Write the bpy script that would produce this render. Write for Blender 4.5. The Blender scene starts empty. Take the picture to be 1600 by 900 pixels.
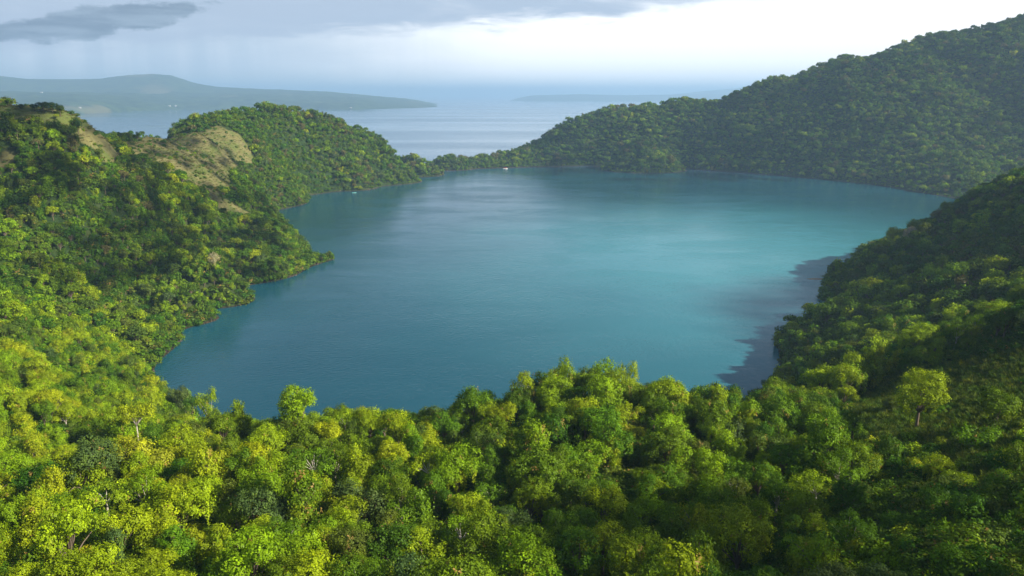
import bpy, bmesh, math, random
import numpy as np
from mathutils import Vector

R = math.radians
SC = bpy.context.scene
COL = SC.collection
rng = np.random.default_rng(11)

# ---------------------------------------------------------------- camera, sky, sun, exposure
H, F, PITCH = 120.0, 1246.0, 13.67            # metres above the water, focal length in photo pixels, degrees down
cam = bpy.data.cameras.new("camera")
cam.sensor_width = 36.0
cam.lens = 36.0 * F / 1600.0
cam.clip_start = 1.0
cam.clip_end = 90000.0
camo = bpy.data.objects.new("camera", cam)
COL.objects.link(camo)
camo.location = (0, 0, H)
camo.rotation_euler = (R(90 - PITCH), 0, 0)
SC.camera = camo

SUN_EL, SUN_AZ = 30.0, 110.0                  # azimuth measured from +Y towards +X
SUN_STRENGTH, SKY_STRENGTH, EXPOSURE = 5.0, 0.05, 0.95
HAZE_DENSITY = 0.000125

SC.view_settings.view_transform = 'Standard'
SC.view_settings.look = 'None'
SC.view_settings.gamma = 1.0
SC.view_settings.exposure = EXPOSURE
SC.view_settings.use_curve_mapping = False
SC.render.engine = 'CYCLES'
SC.cycles.max_bounces = 5
SC.cycles.diffuse_bounces = 3
SC.cycles.glossy_bounces = 2
SC.cycles.transmission_bounces = 3
SC.cycles.transparent_max_bounces = 4
SC.cycles.volume_bounces = 1
SC.cycles.sample_clamp_indirect = 6.0
SC.cycles.use_denoising = True


class NT:
    """small helper that writes node trees as expressions"""
    def __init__(self, tree):
        self.t = tree
        tree.nodes.clear()

    def n(self, kind, **kw):
        nd = self.t.nodes.new(kind)
        for k, v in kw.items():
            setattr(nd, k, v)
        return nd

    def put(self, sock, v):
        if isinstance(v, bpy.types.NodeSocket):
            self.t.links.new(v, sock)
        elif v is not None:
            if hasattr(sock.default_value, '__len__') and not hasattr(v, '__len__'):
                v = (v,) * len(sock.default_value)
            if hasattr(sock.default_value, '__len__') and len(v) == 3 and len(sock.default_value) == 4:
                v = (*v, 1.0)
            sock.default_value = v

    def m(self, op, a, b=None, c=None):
        nd = self.n('ShaderNodeMath', operation=op)
        for i, v in enumerate((a, b, c)):
            if v is not None:
                self.put(nd.inputs[i], v)
        return nd.outputs[0]

    def add(self, a, b): return self.m('ADD', a, b)
    def sub(self, a, b): return self.m('SUBTRACT', a, b)
    def mul(self, a, b): return self.m('MULTIPLY', a, b)

    def ss(self, v, lo, hi, o0=0.0, o1=1.0):
        nd = self.n('ShaderNodeMapRange', interpolation_type='SMOOTHSTEP')
        for i, x in enumerate((v, lo, hi, o0, o1)):
            self.put(nd.inputs[i], x)
        return nd.outputs[0]

    def mix(self, f, a, b, mode='MIX'):
        nd = self.n('ShaderNodeMix', data_type='RGBA', blend_type=mode)
        self.put(nd.inputs[0], f)
        self.put(nd.inputs[6], a)
        self.put(nd.inputs[7], b)
        return nd.outputs[2]

    def xyz(self, x, y, z=0.0):
        nd = self.n('ShaderNodeCombineXYZ')
        for i, v in enumerate((x, y, z)):
            self.put(nd.inputs[i], v)
        return nd.outputs[0]

    def sep(self, v):
        nd = self.n('ShaderNodeSeparateXYZ')
        self.put(nd.inputs[0], v)
        return nd.outputs[0], nd.outputs[1], nd.outputs[2]

    def noise(self, vec, scale, detail=4.0, rough=0.55, dist=0.0):
        nd = self.n('ShaderNodeTexNoise')
        self.put(nd.inputs['Vector'], vec)
        nd.inputs['Scale'].default_value = scale
        nd.inputs['Detail'].default_value = detail
        nd.inputs['Roughness'].default_value = rough
        nd.inputs['Distortion'].default_value = dist
        return nd.outputs['Fac']


world = bpy.data.worlds.new("World")
SC.world = world
world.use_nodes = True
g = NT(world.node_tree)
sky = g.n('ShaderNodeTexSky', sky_type='NISHITA', sun_disc=False)
sky.sun_elevation = R(SUN_EL)
sky.sun_rotation = R(SUN_AZ)
sky.altitude = 100.0
sky.air_density = 1.0
sky.dust_density = 2.0
dx, dy, dz = g.sep(g.n('ShaderNodeTexCoord').outputs['Generated'])
el = g.m('ARCSINE', dz)
az = g.m('ARCTAN2', dx, dy)


def k10(c):                                     # a radiance, behind a Background of the strength above
    return tuple(0.56 * v / SKY_STRENGTH for v in c)


flat = g.xyz(g.mul(az, 7.0), g.mul(el, 42.0), 0.0)
n_big = g.noise(flat, 0.7, 5.0, 0.55, 0.3)
n_mid = g.noise(flat, 1.9, 6.0, 0.6, 0.4)
n_cld = g.noise(g.xyz(g.mul(az, 22.0), g.mul(el, 46.0), 3.0), 1.0, 6.0, 0.6)
rain = g.noise(g.xyz(g.mul(az, 46.0), g.mul(el, 2.2), 7.0), 1.0, 3.0, 0.5)
# overcast veil: blue grey to the left, white where the cloud is thin ahead and to the right
white = g.ss(g.add(az, g.mul(g.sub(n_big, 0.5), 0.20)), -0.38, 0.05)
veil = g.mix(white, k10((0.53, 0.655, 0.80)), k10((1.30, 1.31, 1.32)))
veil = g.mix(g.mul(g.ss(az, 0.02, -0.35), g.ss(rain, 0.35, 0.70, 0.0, 0.6)), veil, k10((0.70, 0.80, 0.92)))
# pale openings low on the left
veil = g.mix(g.mul(g.ss(el, 0.10, 0.115), g.ss(n_mid, 0.45, 0.62, 0.0, 0.8)), veil, k10((0.74, 0.83, 0.92)))
# high grey-blue layer along the top of the view
lay_lo = g.add(0.0800, g.add(g.mul(az, 0.072), g.mul(g.sub(n_mid, 0.5), 0.045)))
layer = g.mul(g.ss(g.sub(el, lay_lo), -0.006, 0.014), g.ss(az, 0.42, 0.12))
layer = g.mul(layer, g.ss(n_big, 0.25, 0.55, 0.55, 1.0))
col = g.mix(layer, veil, k10((0.475, 0.58, 0.735)))
# dark cumulus, upper left
ex = g.m('POWER', g.m('ABSOLUTE', g.mul(g.add(az, 0.462), 9.5)), 2.0)
tilt = g.add(0.0745, g.mul(g.add(az, 0.462), 0.16))
ey = g.m('POWER', g.m('ABSOLUTE', g.mul(g.sub(el, tilt), 62.0)), 2.0)
cum = g.ss(g.add(g.add(ex, ey), g.mul(g.sub(n_cld, 0.5), 3.2)), 1.20, 0.70)
col = g.mix(g.mul(cum, 0.9), col, g.mix(g.ss(n_mid, 0.35, 0.7), k10((0.20, 0.28, 0.385)), k10((0.33, 0.43, 0.55))))
# the clear Nishita sky, broken by cloud, higher up
up = g.n('ShaderNodeVectorMath', operation='DIVIDE')
dzc = g.m('MAXIMUM', g.add(dz, 0.12), 0.1)
plan = g.xyz(g.m('DIVIDE', dx, dzc), g.m('DIVIDE', dy, dzc), 0.0)
n_over = g.noise(plan, 1.3, 6.0, 0.6, 0.2)
over = g.mix(g.ss(n_over, 0.44, 0.66), sky.outputs[0], k10((0.28, 0.32, 0.39)))
col = g.mix(g.m('MAXIMUM', g.ss(el, 0.125, 0.24), g.ss(g.m('ABSOLUTE', az), 0.75, 1.35)), col, over)
bg = g.n('ShaderNodeBackground')
g.put(bg.inputs['Color'], col)
bg.inputs['Strength'].default_value = SKY_STRENGTH
g.t.links.new(bg.outputs[0], g.n('ShaderNodeOutputWorld').inputs['Surface'])

sun = bpy.data.lights.new("sun", 'SUN')
sun.energy = SUN_STRENGTH
sun.angle = R(0.53)
sun.color = (1.0, 0.90, 0.74)
suno = bpy.data.objects.new("sun", sun)
COL.objects.link(suno)
SUN_DIR = Vector((math.sin(R(SUN_AZ)) * math.cos(R(SUN_EL)), math.cos(R(SUN_AZ)) * math.cos(R(SUN_EL)), math.sin(R(SUN_EL))))
suno.rotation_euler = SUN_DIR.to_track_quat('Z', 'Y').to_euler()
suno.location = (300, -200, 600)

# ---------------------------------------------------------------- helpers
SP, CP = math.sin(R(PITCH)), math.cos(R(PITCH))


def ray(px, py):
    xc, yc = (px - 800.0) / F, -(py - 450.0) / F
    return xc, CP + yc * SP, -SP + yc * CP


def at_z(px, py, z=0.0):
    dx_, dy_, dz_ = ray(px, py)
    t = (z - H) / dz_
    return dx_ * t, dy_ * t, z


def at_y(px, py, Y):
    dx_, dy_, dz_ = ray(px, py)
    t = Y / dy_
    return dx_ * t, Y, H + dz_ * t


def project(x, y, z):
    zz = np.asarray(z) - H
    fwd = np.asarray(y) * CP - zz * SP
    upw = np.asarray(y) * SP + zz * CP
    fwd = np.where(np.abs(fwd) < 1e-3, 1e-3, fwd)
    return 800 + F * np.asarray(x) / fwd, 450 - F * upw / fwd, fwd


def inside(px, py, poly):
    px, py = np.asarray(px, float), np.asarray(py, float)
    r = np.zeros(px.shape, bool)
    q = list(poly)
    for (x0, y0), (x1, y1) in zip(q, q[1:] + q[:1]):
        if y0 == y1:
            continue
        c = ((y0 > py) != (y1 > py)) & (px < (x1 - x0) * (py - y0) / (y1 - y0) + x0)
        r ^= c
    return r


def tag(o, label=None, cat=None, group=None, kind=None):
    for k, v in (('label', label), ('category', cat), ('group', group), ('kind', kind)):
        if v:
            o[k] = v
    return o


def link(name, mesh, mat=None, parent=None):
    if mat is not None and not mesh.materials:
        mesh.materials.append(mat)
    o = bpy.data.objects.new(name, mesh)
    COL.objects.link(o)
    if parent is not None:
        o.parent = parent
    return o


def empty(name, loc, rz=0.0):
    o = bpy.data.objects.new(name, None)
    o.empty_display_size = 0.5
    COL.objects.link(o)
    o.location = loc
    o.rotation_euler = (0, 0, rz)
    return o


def mesh_np(name, verts, faces, smooth=False, attrs=None):
    """verts (N,3); faces: list of arrays (M,k)"""
    me = bpy.data.meshes.new(name)
    verts = np.asarray(verts, np.float32)
    me.vertices.add(len(verts))
    me.vertices.foreach_set('co', verts.ravel())
    idx = np.concatenate([np.asarray(f, np.int32).ravel() for f in faces])
    sizes = np.concatenate([np.full(len(f), np.asarray(f).shape[1], np.int32) for f in faces])
    me.loops.add(len(idx))
    me.loops.foreach_set('vertex_index', idx)
    me.polygons.add(len(sizes))
    starts = np.concatenate(([0], np.cumsum(sizes)[:-1])).astype(np.int32)
    me.polygons.foreach_set('loop_start', starts)
    me.update(calc_edges=True)
    me.polygons.foreach_set('use_smooth', np.full(len(sizes), smooth))
    for k, (dom, arr) in (attrs or {}).items():
        a = me.attributes.new(k, 'FLOAT', dom)
        a.data.foreach_set('value', np.asarray(arr, np.float32))
    me.validate()
    return me


def vnoise(x, y, seed=0):
    xi, yi = np.floor(x).astype(np.int64), np.floor(y).astype(np.int64)
    fx, fy = x - xi, y - yi
    fx, fy = fx * fx * fx * (fx * (fx * 6 - 15) + 10), fy * fy * fy * (fy * (fy * 6 - 15) + 10)

    def hsh(a, b):
        h = (a * 374761393 + b * 668265263 + seed * 1442695041) & 0xFFFFFFFF
        h = ((h ^ (h >> 13)) * 1274126177) & 0xFFFFFFFF
        h = h ^ (h >> 16)
        return (h & 0xFFFF) / 32767.5 - 1.0
    a, b, c, d = hsh(xi, yi), hsh(xi + 1, yi), hsh(xi, yi + 1), hsh(xi + 1, yi + 1)
    return (a * (1 - fx) + b * fx) * (1 - fy) + (c * (1 - fx) + d * fx) * fy


def fbm(x, y, seed=0, octv=4, gain=0.5):
    s, a = 0.0, 1.0
    for i in range(octv):
        s = s + a * vnoise(x * 2 ** i + 17.3 * i, y * 2 ** i - 9.1 * i, seed + i)
        a *= gain
    return s


# ---------------------------------------------------------------- terrain: the crater rim
CP_ = []                                        # control points (x, y, z)


def shore(*pp, z=0.0):
    for px, py in pp:
        CP_.append(at_z(px, py, z))


def ridge(*pp):
    for px, py, Y, tree in pp:
        x, y, z = at_y(px, py, Y)
        CP_.append((x, y, z - tree))


SHORE_L = [(285, 528), (312, 508), (325, 484), (370, 458), (425, 440), (480, 420), (519, 402)]
SHORE_F = [(432, 330), (480, 306), (520, 300), (565, 298), (600, 291), (618, 279), (650, 270), (690, 266), (740, 264), (790, 262), (850, 260),
           (910, 259), (980, 260), (1060, 262), (1140, 268), (1220, 274), (1300, 282), (1380, 291), (1450, 303), (1500, 312), (1570, 326)]
SHORE_R = [(1430, 372), (1340, 415), (1287, 440), (1286, 468), (1292, 482), (1245, 505), (1222, 525), (1218, 560), (1214, 590)]
shore(*SHORE_L, *SHORE_F, *SHORE_R)
for px, py in ((306, 634), (258, 606), (240, 580), (236, 554)):   # shore hidden by the trees that stand on it
    x, y, _ = at_z(px, py, 6.5)
    CP_.append((x, y, 0.3))
# lake floor
for px, py in ((322, 535), (300, 562), (310, 600), (345, 640), (345, 510), (380, 560), (380, 480)):
    x, y, _ = at_z(px, py, 0)
    CP_.append((x, y, -4))
for x, y in ((-120, 615), (-158, 655), (-192, 712), (-222, 785)):
    CP_.append((x, y, -7))
for x, y in ((-20, 330), (-60, 420), (60, 400), (0, 520), (-60, 600), (120, 600), (-120, 750), (100, 780), (300, 760), (-150, 900), (50, 950),
             (250, 950), (430, 880), (-60, 1080), (120, 1120), (300, 1080), (-20, 1200), (180, 1210)):
    CP_.append((x, y, -16))
for x, y in ((-85, 240), (-50, 228), (0, 226), (50, 238), (90, 262)):   # the near shore, behind the crest
    CP_.append((x, y, 0))
# foreground shelf and its crest against the lake
ridge((800, 900, 78, 8), (400, 900, 78, 8), (0, 900, 78, 8), (1200, 900, 76, 7), (1600, 900, 66, 3),
      (800, 750, 110, 8), (400, 750, 112, 8), (0, 760, 118, 8), (1200, 750, 114, 7),
      (340, 640, 172, 9), (400, 665, 158, 8), (465, 625, 160, 12), (540, 650, 154, 8), (620, 655, 152, 7), (700, 640, 155, 9), (800, 600, 165, 9),
      (860, 585, 172, 11), (930, 570, 176, 13), (985, 575, 176, 12), (1055, 600, 174, 10), (1140, 608, 174, 10), (1210, 600, 180, 9),
      (1300, 578, 188, 9), (1380, 545, 196, 9), (1450, 515, 200, 7), (1530, 490, 205, 7), (1600, 468, 208, 6),
      (1400, 700, 128, 3), (1550, 600, 150, 3), (1600, 700, 112, 3), (1400, 610, 165, 3), (1500, 800, 90, 4))
# left shoulder that comes down to the lake
ridge((0, 460, 300, 8), (60, 480, 312, 8), (130, 502, 335, 8), (195, 530, 345, 6), (0, 600, 196, 8), (100, 600, 222, 8), (180, 610, 252, 9), (150, 700, 165, 8),
      (-200, 470, 280, 8), (-200, 700, 140, 8))
# left hill: first ridge, spur, valley
ridge((0, 167, 480, 3), (60, 172, 486, 3), (100, 178, 490, 3), (130, 192, 500, 2), (165, 215, 515, 2), (190, 250, 530, 3), (250, 280, 545, 5),
      (300, 302, 565, 5), (370, 330, 590, 11), (430, 345, 606, 14), (480, 375, 602, 12),
      (-150, 165, 470, 3), (-350, 160, 450, 3))
ridge((0, 300, 440, 6), (100, 300, 442, 5), (185, 345, 470, 6), (60, 400, 365, 7), (0, 420, 350, 7), (200, 420, 440, 7), (300, 360, 535, 6),
      (330, 400, 455, 8), (400, 400, 520, 7), (150, 460, 395, 7), (235, 472, 415, 7), (300, 450, 425, 7), (-200, 350, 380, 6))
# second ridge with the tan grass face, falling to the saddle
ridge((150, 222, 590, 5), (180, 207, 620, 5), (240, 198, 690, 7), (300, 190, 770, 9), (350, 174, 880, 9), (400, 171, 960, 10), (440, 168, 1010, 8), (480, 168, 1060, 11), (520, 180, 1090, 12), (545, 194, 1110, 12),
      (600, 219, 1150, 12), (640, 238, 1225, 11), (700, 241, 1330, 10), (780, 239, 1400, 10))
ridge((230, 240, 610, 2), (300, 240, 690, 2), (380, 240, 840, 2), (340, 290, 640, 3), (420, 280, 860, 6), (480, 240, 1000, 7))
# far rim, rising to the right
ridge((830, 226, 1420, 9), (900, 182, 1430, 9), (960, 170, 1440, 9), (1010, 166, 1445, 9), (1080, 157, 1450, 9), (1200, 120, 1450, 10), (1340, 78, 1450, 10),
      (1480, 42, 1430, 10), (1600, 12, 1400, 10), (1800, -30, 1340, 10), (2000, -40, 1250, 10))
ridge((1000, 215, 1330, 9), (1200, 195, 1330, 9), (1400, 190, 1200, 9), (1600, 180, 1150, 9), (1500, 250, 1040, 9), (1600, 270, 990, 9))
# right-hand spur in shade
ridge((1310, 430, 488, 7), (1350, 408, 492, 8), (1400, 374, 500, 8), (1440, 362, 505, 8), (1490, 322, 512, 8), (1540, 290, 518, 8), (1600, 252, 525, 8),
      (1300, 500, 350, 8), (1400, 480, 330, 8), (1500, 450, 325, 8), (1600, 400, 335, 8), (1300, 560, 270, 8), (1400, 540, 258, 8), (1500, 500, 268, 8), (1600, 450, 280, 8))
CP_ += [(330, 340, 90), (420, 330, 115), (430, 480, 94), (520, 560, 105), (560, 420, 140), (600, 700, 70),
        (150, 80, 98), (205, 50, 115), (220, 140, 97), (260, 210, 97), (180, -20, 140), (300, 60, 170), (300, 270, 92)]
# outside the frame and beyond the rim
CP_ += [(0, 0, 66), (0, -80, 64), (-90, 0, 66), (-160, 60, 72), (90, 0, 88), (-260, 150, 84), (-420, 300, 90), (-600, 420, 90),
        (-480, 620, 40), (-560, 760, -14), (-450, 820, 20), (-500, 940, -14), (-410, 1080, 10), (-400, 1180, -14), (-250, 1300, -8), (-300, 1390, -16),
        (-160, 1430, -16), (-40, 1530, -16), (60, 1560, -16), (200, 1640, -10), (400, 1720, -6), (700, 1750, 20), (1000, 1650, 60), (1250, 1400, 160),
        (-420, 700, 40), (-330, 760, 66), (-700, 700, -16), (-700, 1100, -16), (-400, 1600, -16), (0, 1750, -16),
        (620, 860, 20), (760, 800, 60), (900, 950, 150), (1100, 1000, 260), (1250, 700, 200), (800, 500, 190), (700, 200, 170), (500, -60, 150)]
CPA = np.array(CP_, float)


class Surf:
    C = 14.0

    def __init__(self, p):
        self.c = p[:, :2] / 1000.0
        n = len(p)
        A = self.phi(self.c, self.c) + np.eye(n) * 1e-4 * 0
        P = np.hstack([np.ones((n, 1)), self.c])
        M = np.zeros((n + 3, n + 3))
        M[:n, :n] = A
        M[:n, n:] = P
        M[n:, :n] = P.T
        self.w = np.linalg.lstsq(M, np.concatenate([p[:, 2], np.zeros(3)]), rcond=None)[0]

    def phi(self, a, b):
        d2 = ((a[:, None, :] - b[None, :, :]) ** 2).sum(-1)
        return -np.sqrt(d2 + (self.C / 1000.0) ** 2)

    def __call__(self, x, y):
        q = np.stack([np.ravel(x), np.ravel(y)], 1) / 1000.0
        out = np.empty(len(q))
        for i in range(0, len(q), 20000):
            s = q[i:i + 20000]
            out[i:i + 20000] = self.phi(s, self.c) @ self.w[:-3] + self.w[-3] + s @ self.w[-2:]
        return out.reshape(np.shape(x))


surf = Surf(CPA)


def height(x, y):
    x, y = np.asarray(x, float), np.asarray(y, float)
    z = surf(x, y)
    amp = np.clip((z - 2.0) / 25.0, 0.0, 1.0)
    far = np.clip((y - 350.0) / 700.0, 0.0, 1.0)
    n = fbm(x / 46.0, y / 46.0, 3, 3) * 1.6 + (fbm(x / 110.0, y / 150.0, 9, 3) * 6.5) * far
    gul = np.abs(vnoise(x / 34.0 + 0.3 * vnoise(x / 50, y / 50, 5), y / 120.0, 21)) * -5.0 * np.clip((y - 420) / 150, 0, 1) * np.clip((1000 - y) / 200, 0, 1)
    rim = -np.abs(vnoise(x / 70.0 + 0.4 * vnoise(x / 90, y / 90, 15), y / 260.0, 25)) * 14.0 * np.clip((x - 120) / 150, 0, 1) * np.clip((y - 900) / 150, 0, 1) * np.clip(z / 80.0, 0, 1)
    return z + amp * (n + gul + rim + 3.0 * (rim < 0))


def axis(*seg):
    out = []
    for a, b, s in seg:
        out.append(np.arange(a, b, s))
    return np.concatenate(out)


# which ground is grass: tan faces of the left hill (1), green grass slope at the near right (2)
TAN = [[(172, 226), (240, 212), (300, 207), (352, 200), (386, 222), (408, 262), (378, 262), (356, 304), (312, 300), (262, 276), (215, 256), (182, 236)],
       [(-60, 158), (60, 160), (128, 174), (165, 206), (194, 258), (160, 264), (126, 228), (90, 202), (0, 188), (-60, 186)],
       [(0, 224), (34, 230), (26, 266), (0, 284)],
       [(318, 296), (402, 332), (396, 346), (322, 328)]]
TAN_Y = [(540, 930), (440, 560), (380, 520), (520, 640)]
GREEN = [(1315, 640), (1400, 590), (1500, 562), (1700, 520), (1700, 800), (1500, 735), (1400, 715), (1330, 700)]


def grass_kind(x, y, z):
    px, py, _ = project(x, y, z)
    k = np.zeros(np.shape(x), int)
    jx = px + 9 * fbm(np.asarray(x) / 26.0, np.asarray(y) / 26.0, 41, 3)
    jy = py + 8 * fbm(np.asarray(x) / 26.0, np.asarray(y) / 26.0, 45, 3)
    for poly, (y0, y1) in zip(TAN, TAN_Y):
        k[inside(jx, jy, poly) & (y > y0) & (y < y1)] = 1
    k[inside(jx, jy, GREEN) & (y < 215) & (y > 40)] = 2
    return k


gx = axis((-760, -330, 10), (-330, 330, 4), (330, 1300, 10))
gy = axis((-110, 60, 8), (60, 340, 4), (340, 720, 6), (720, 1720, 10))
X, Y = np.meshgrid(gx, gy)
Z = height(X, Y)
nx, ny = len(gx), len(gy)
gk = grass_kind(X.ravel(), Y.ravel(), Z.ravel())
ii = np.arange(nx * ny).reshape(ny, nx)
quads = np.stack([ii[:-1, :-1], ii[:-1, 1:], ii[1:, 1:], ii[1:, :-1]], -1).reshape(-1, 4)
terr = mesh_np("terrain", np.stack([X, Y, Z], -1).reshape(-1, 3), [quads], True,
               {'tan': ('POINT', gk == 1), 'green': ('POINT', gk == 2)})


def new_mat(name):
    m = bpy.data.materials.new(name)
    m.use_nodes = True
    return m, NT(m.node_tree)


def out_surface(n, sh):
    n.t.links.new(sh, n.n('ShaderNodeOutputMaterial').inputs['Surface'])


def bsdf(n, color, rough=0.8, spec=0.3, normal=None, ior=None, metal=0.0):
    b = n.n('ShaderNodeBsdfPrincipled')
    n.put(b.inputs['Base Color'], color)
    n.put(b.inputs['Roughness'], rough)
    n.put(b.inputs['Specular IOR Level'], spec)
    n.put(b.inputs['Metallic'], metal)
    if ior:
        b.inputs['IOR'].default_value = ior
    if normal is not None:
        n.put(b.inputs['Normal'], normal)
    return b.outputs[0]


def plain(name, color, rough=0.6, spec=0.3):
    m, n = new_mat(name)
    v = n.noise(n.n('ShaderNodeTexCoord').outputs['Object'], 3.0, 4.0)
    out_surface(n, bsdf(n, n.mix(v, tuple(c * 0.82 for c in color), tuple(min(1, c * 1.12) for c in color)), rough, spec))
    return m


def attr(n, name):
    a = n.n('ShaderNodeAttribute', attribute_name=name)
    return a.outputs['Fac']


m_ground, n = new_mat("ground_cover")
pos = n.n('ShaderNodeNewGeometry').outputs['Position']
n1, n2, n3 = n.noise(pos, 0.05, 5.0), n.noise(pos, 0.35, 5.0, 0.6), n.noise(pos, 1.6, 4.0, 0.65)
green = n.mix(n.ss(n2, 0.35, 0.65), (0.012, 0.028, 0.008), (0.030, 0.055, 0.012))
green = n.mix(n.ss(n1, 0.50, 0.68), green, (0.045, 0.060, 0.018))
dry = n.mix(n.ss(n2, 0.3, 0.7), (0.120, 0.112, 0.048), (0.175, 0.168, 0.062))
dry = n.mix(n.ss(n1, 0.46, 0.62), dry, (0.095, 0.120, 0.030))
dry = n.mix(n.ss(n3, 0.55, 0.75, 0.0, 0.6), dry, (0.090, 0.070, 0.055))
lush = n.mix(n.ss(n2, 0.3, 0.7), (0.040, 0.075, 0.010), (0.085, 0.115, 0.018))
_, _, pz = n.sep(pos)
c = n.mix(n.ss(attr(n, 'tan'), 0.25, 0.75), green, dry)
c = n.mix(n.ss(attr(n, 'green'), 0.25, 0.75), c, lush)
c = n.mix(n.ss(n.add(pz, n.mul(n2, 1.2)), 1.5, 1.1), c, n.mix(n.ss(n3, 0.45, 0.75), (0.016, 0.016, 0.010), (0.13, 0.095, 0.062)))
bp = n.n('ShaderNodeBump')
bp.inputs['Strength'].default_value = 0.8
bp.inputs['Distance'].default_value = 0.8
n.put(bp.inputs['Height'], n2)
out_surface(n, bsdf(n, c, 0.95, 0.1, bp.outputs[0]))
tag(link("terrain", terr, m_ground), kind='structure')

# ---------------------------------------------------------------- water
m_sea, n = new_mat("sea_water")
pos = n.n('ShaderNodeNewGeometry').outputs['Position']
w1 = n.noise(pos, 0.03, 4.0, 0.6)
w2 = n.noise(n.xyz(n.mul(n.sep(pos)[0], 0.0006), n.mul(n.sep(pos)[1], 0.0022), 0.0), 1.0, 4.0, 0.6)
bp = n.n('ShaderNodeBump')
bp.inputs['Strength'].default_value = 0.10
bp.inputs['Distance'].default_value = 4.0
n.put(bp.inputs['Height'], w1)
out_surface(n, bsdf(n, n.mix(w2, (0.025, 0.075, 0.14), (0.045, 0.115, 0.19)), n.ss(w2, 0.35, 0.65, 0.17, 0.09), 0.5, bp.outputs[0], 1.33))
sea = mesh_np("sea", [(-60000, -3000, -0.5), (60000, -3000, -0.5), (60000, 60000, -0.5), (-60000, 60000, -0.5)], [[(0, 1, 2, 3)]])
tag(link("sea", sea, m_sea), kind='structure')

m_lake, n = new_mat("lake_water")
pos = n.n('ShaderNodeNewGeometry').outputs['Position']
lx, ly, _ = n.sep(pos)
w1 = n.noise(pos, 0.45, 3.0, 0.6)
w3 = n.noise(pos, 0.09, 2.0, 0.5)
wp = n.noise(pos, 0.006, 3.0, 0.5)
# turquoise painted into the right-hand bay for its sunlit water, deep teal elsewhere
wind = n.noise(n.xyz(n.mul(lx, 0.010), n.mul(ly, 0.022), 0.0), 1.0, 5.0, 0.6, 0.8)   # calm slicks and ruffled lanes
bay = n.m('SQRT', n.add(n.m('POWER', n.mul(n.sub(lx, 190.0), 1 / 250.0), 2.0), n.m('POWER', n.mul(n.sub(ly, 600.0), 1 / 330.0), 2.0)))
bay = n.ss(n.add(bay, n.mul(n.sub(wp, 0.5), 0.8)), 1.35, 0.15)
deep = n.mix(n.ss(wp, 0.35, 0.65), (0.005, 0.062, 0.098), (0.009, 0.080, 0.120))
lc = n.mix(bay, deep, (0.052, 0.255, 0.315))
bp = n.n('ShaderNodeBump')
n.put(bp.inputs['Strength'], n.ss(wind, 0.35, 0.65, 0.12, 0.26))
bp.inputs['Distance'].default_value = 0.9
n.put(bp.inputs['Height'], n.add(w1, n.mul(w3, 0.8)))
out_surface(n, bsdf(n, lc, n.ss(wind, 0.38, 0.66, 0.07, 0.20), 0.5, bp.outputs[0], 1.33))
lk = [(-60, 212), (40, 212), (130, 270), (230, 360), (330, 520), (480, 700), (640, 860), (640, 930), (420, 1180), (200, 1330), (-40, 1330), (-150, 1220), (-250, 1050), (-330, 880),
      (-260, 700), (-230, 620), (-260, 480), (-250, 380), (-190, 290), (-130, 240)]
lake = bpy.data.meshes.new("lake")
lake.from_pydata([(x, y, 0.0) for x, y in lk], [], [list(range(len(lk)))])
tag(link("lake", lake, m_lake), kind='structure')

# ---------------------------------------------------------------- far land across the strait
m_far, n = new_mat("far_forest")
pos = n.n('ShaderNodeNewGeometry').outputs['Position']
f1, f2 = n.noise(pos, 0.012, 5.0, 0.6), n.noise(pos, 0.0016, 4.0, 0.55)
fc = n.mix(n.ss(f1, 0.35, 0.65), (0.018, 0.040, 0.014), (0.050, 0.085, 0.026))
fc = n.mix(n.ss(f2, 0.58, 0.70, 0.0, 0.55), fc, (0.17, 0.15, 0.07))
out_surface(n, bsdf(n, fc, 0.95, 0.1))


def far_land(name, x0, x1, y0, y1, step, fn, label=None):
    xs, ys = np.arange(x0, x1, step), np.arange(y0, y1, step * 1.4)
    A, B = np.meshgrid(xs, ys)
    C = fn(A, B)
    k = np.arange(A.size).reshape(A.shape)
    q = np.stack([k[:-1, :-1], k[:-1, 1:], k[1:, 1:], k[1:, :-1]], -1).reshape(-1, 4)
    tag(link(name, mesh_np(name, np.stack([A, B, C], -1).reshape(-1, 3), [q], True), m_far), kind='structure')


def interp(px, pts):
    xs, ys = zip(*pts)
    return np.interp(px, xs, ys)


def coast_fn(A, B):
    """low wooded coast: shoreline and skyline as distances and heights along the bearing"""
    px = 800 + F * A / B
    ys = interp(px, [(-300, 4300), (0, 4700), (130, 4900), (200, 5600), (300, 6500), (470, 6700), (560, 6500), (640, 7200), (668, 7500), (690, 7700), (760, 8200)])
    top = interp(px, [(-300, 150), (0, 128), (250, 122), (350, 126), (430, 124), (500, 112), (560, 92), (590, 66), (605, 40), (640, 28), (664, 10), (672, -6), (760, -25)])
    t = np.clip((B - ys) / 1500.0, -0.15, 1.0)
    z = np.where(t > 0, top * np.sqrt(np.clip(t, 0, 1)), t * 60.0)
    rough = fbm(A / 260.0, B / 260.0, 51, 3) * 12.0 + vnoise(A / 28.0, B / 28.0, 57) * 5.0
    return z + np.where(t > 0.02, rough * np.clip(z / 60.0, 0.15, 1.0), 0.0) - 0.5


def mount_fn(A, B):
    px = 800 + F * A / B
    top = interp(px, [(-400, 325), (-150, 325), (0, 318), (30, 295), (60, 270), (130, 262), (180, 272), (210, 300), (255, 318), (285, 305), (320, 225), (350, 190), (420, 165), (520, 140), (640, 60), (700, -20)])
    t = np.clip((B - 7600.0) / 2000.0, 0.0, 1.0)
    u = np.sin(t * math.pi * 0.62) / math.sin(math.pi * 0.62)
    return top * np.clip(u, 0, 1.05) + (fbm(A / 420.0, B / 420.0, 71, 3) * 7.0 + vnoise(A / 34.0, B / 34.0, 77) * 6.0) * t - 1.0


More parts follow.
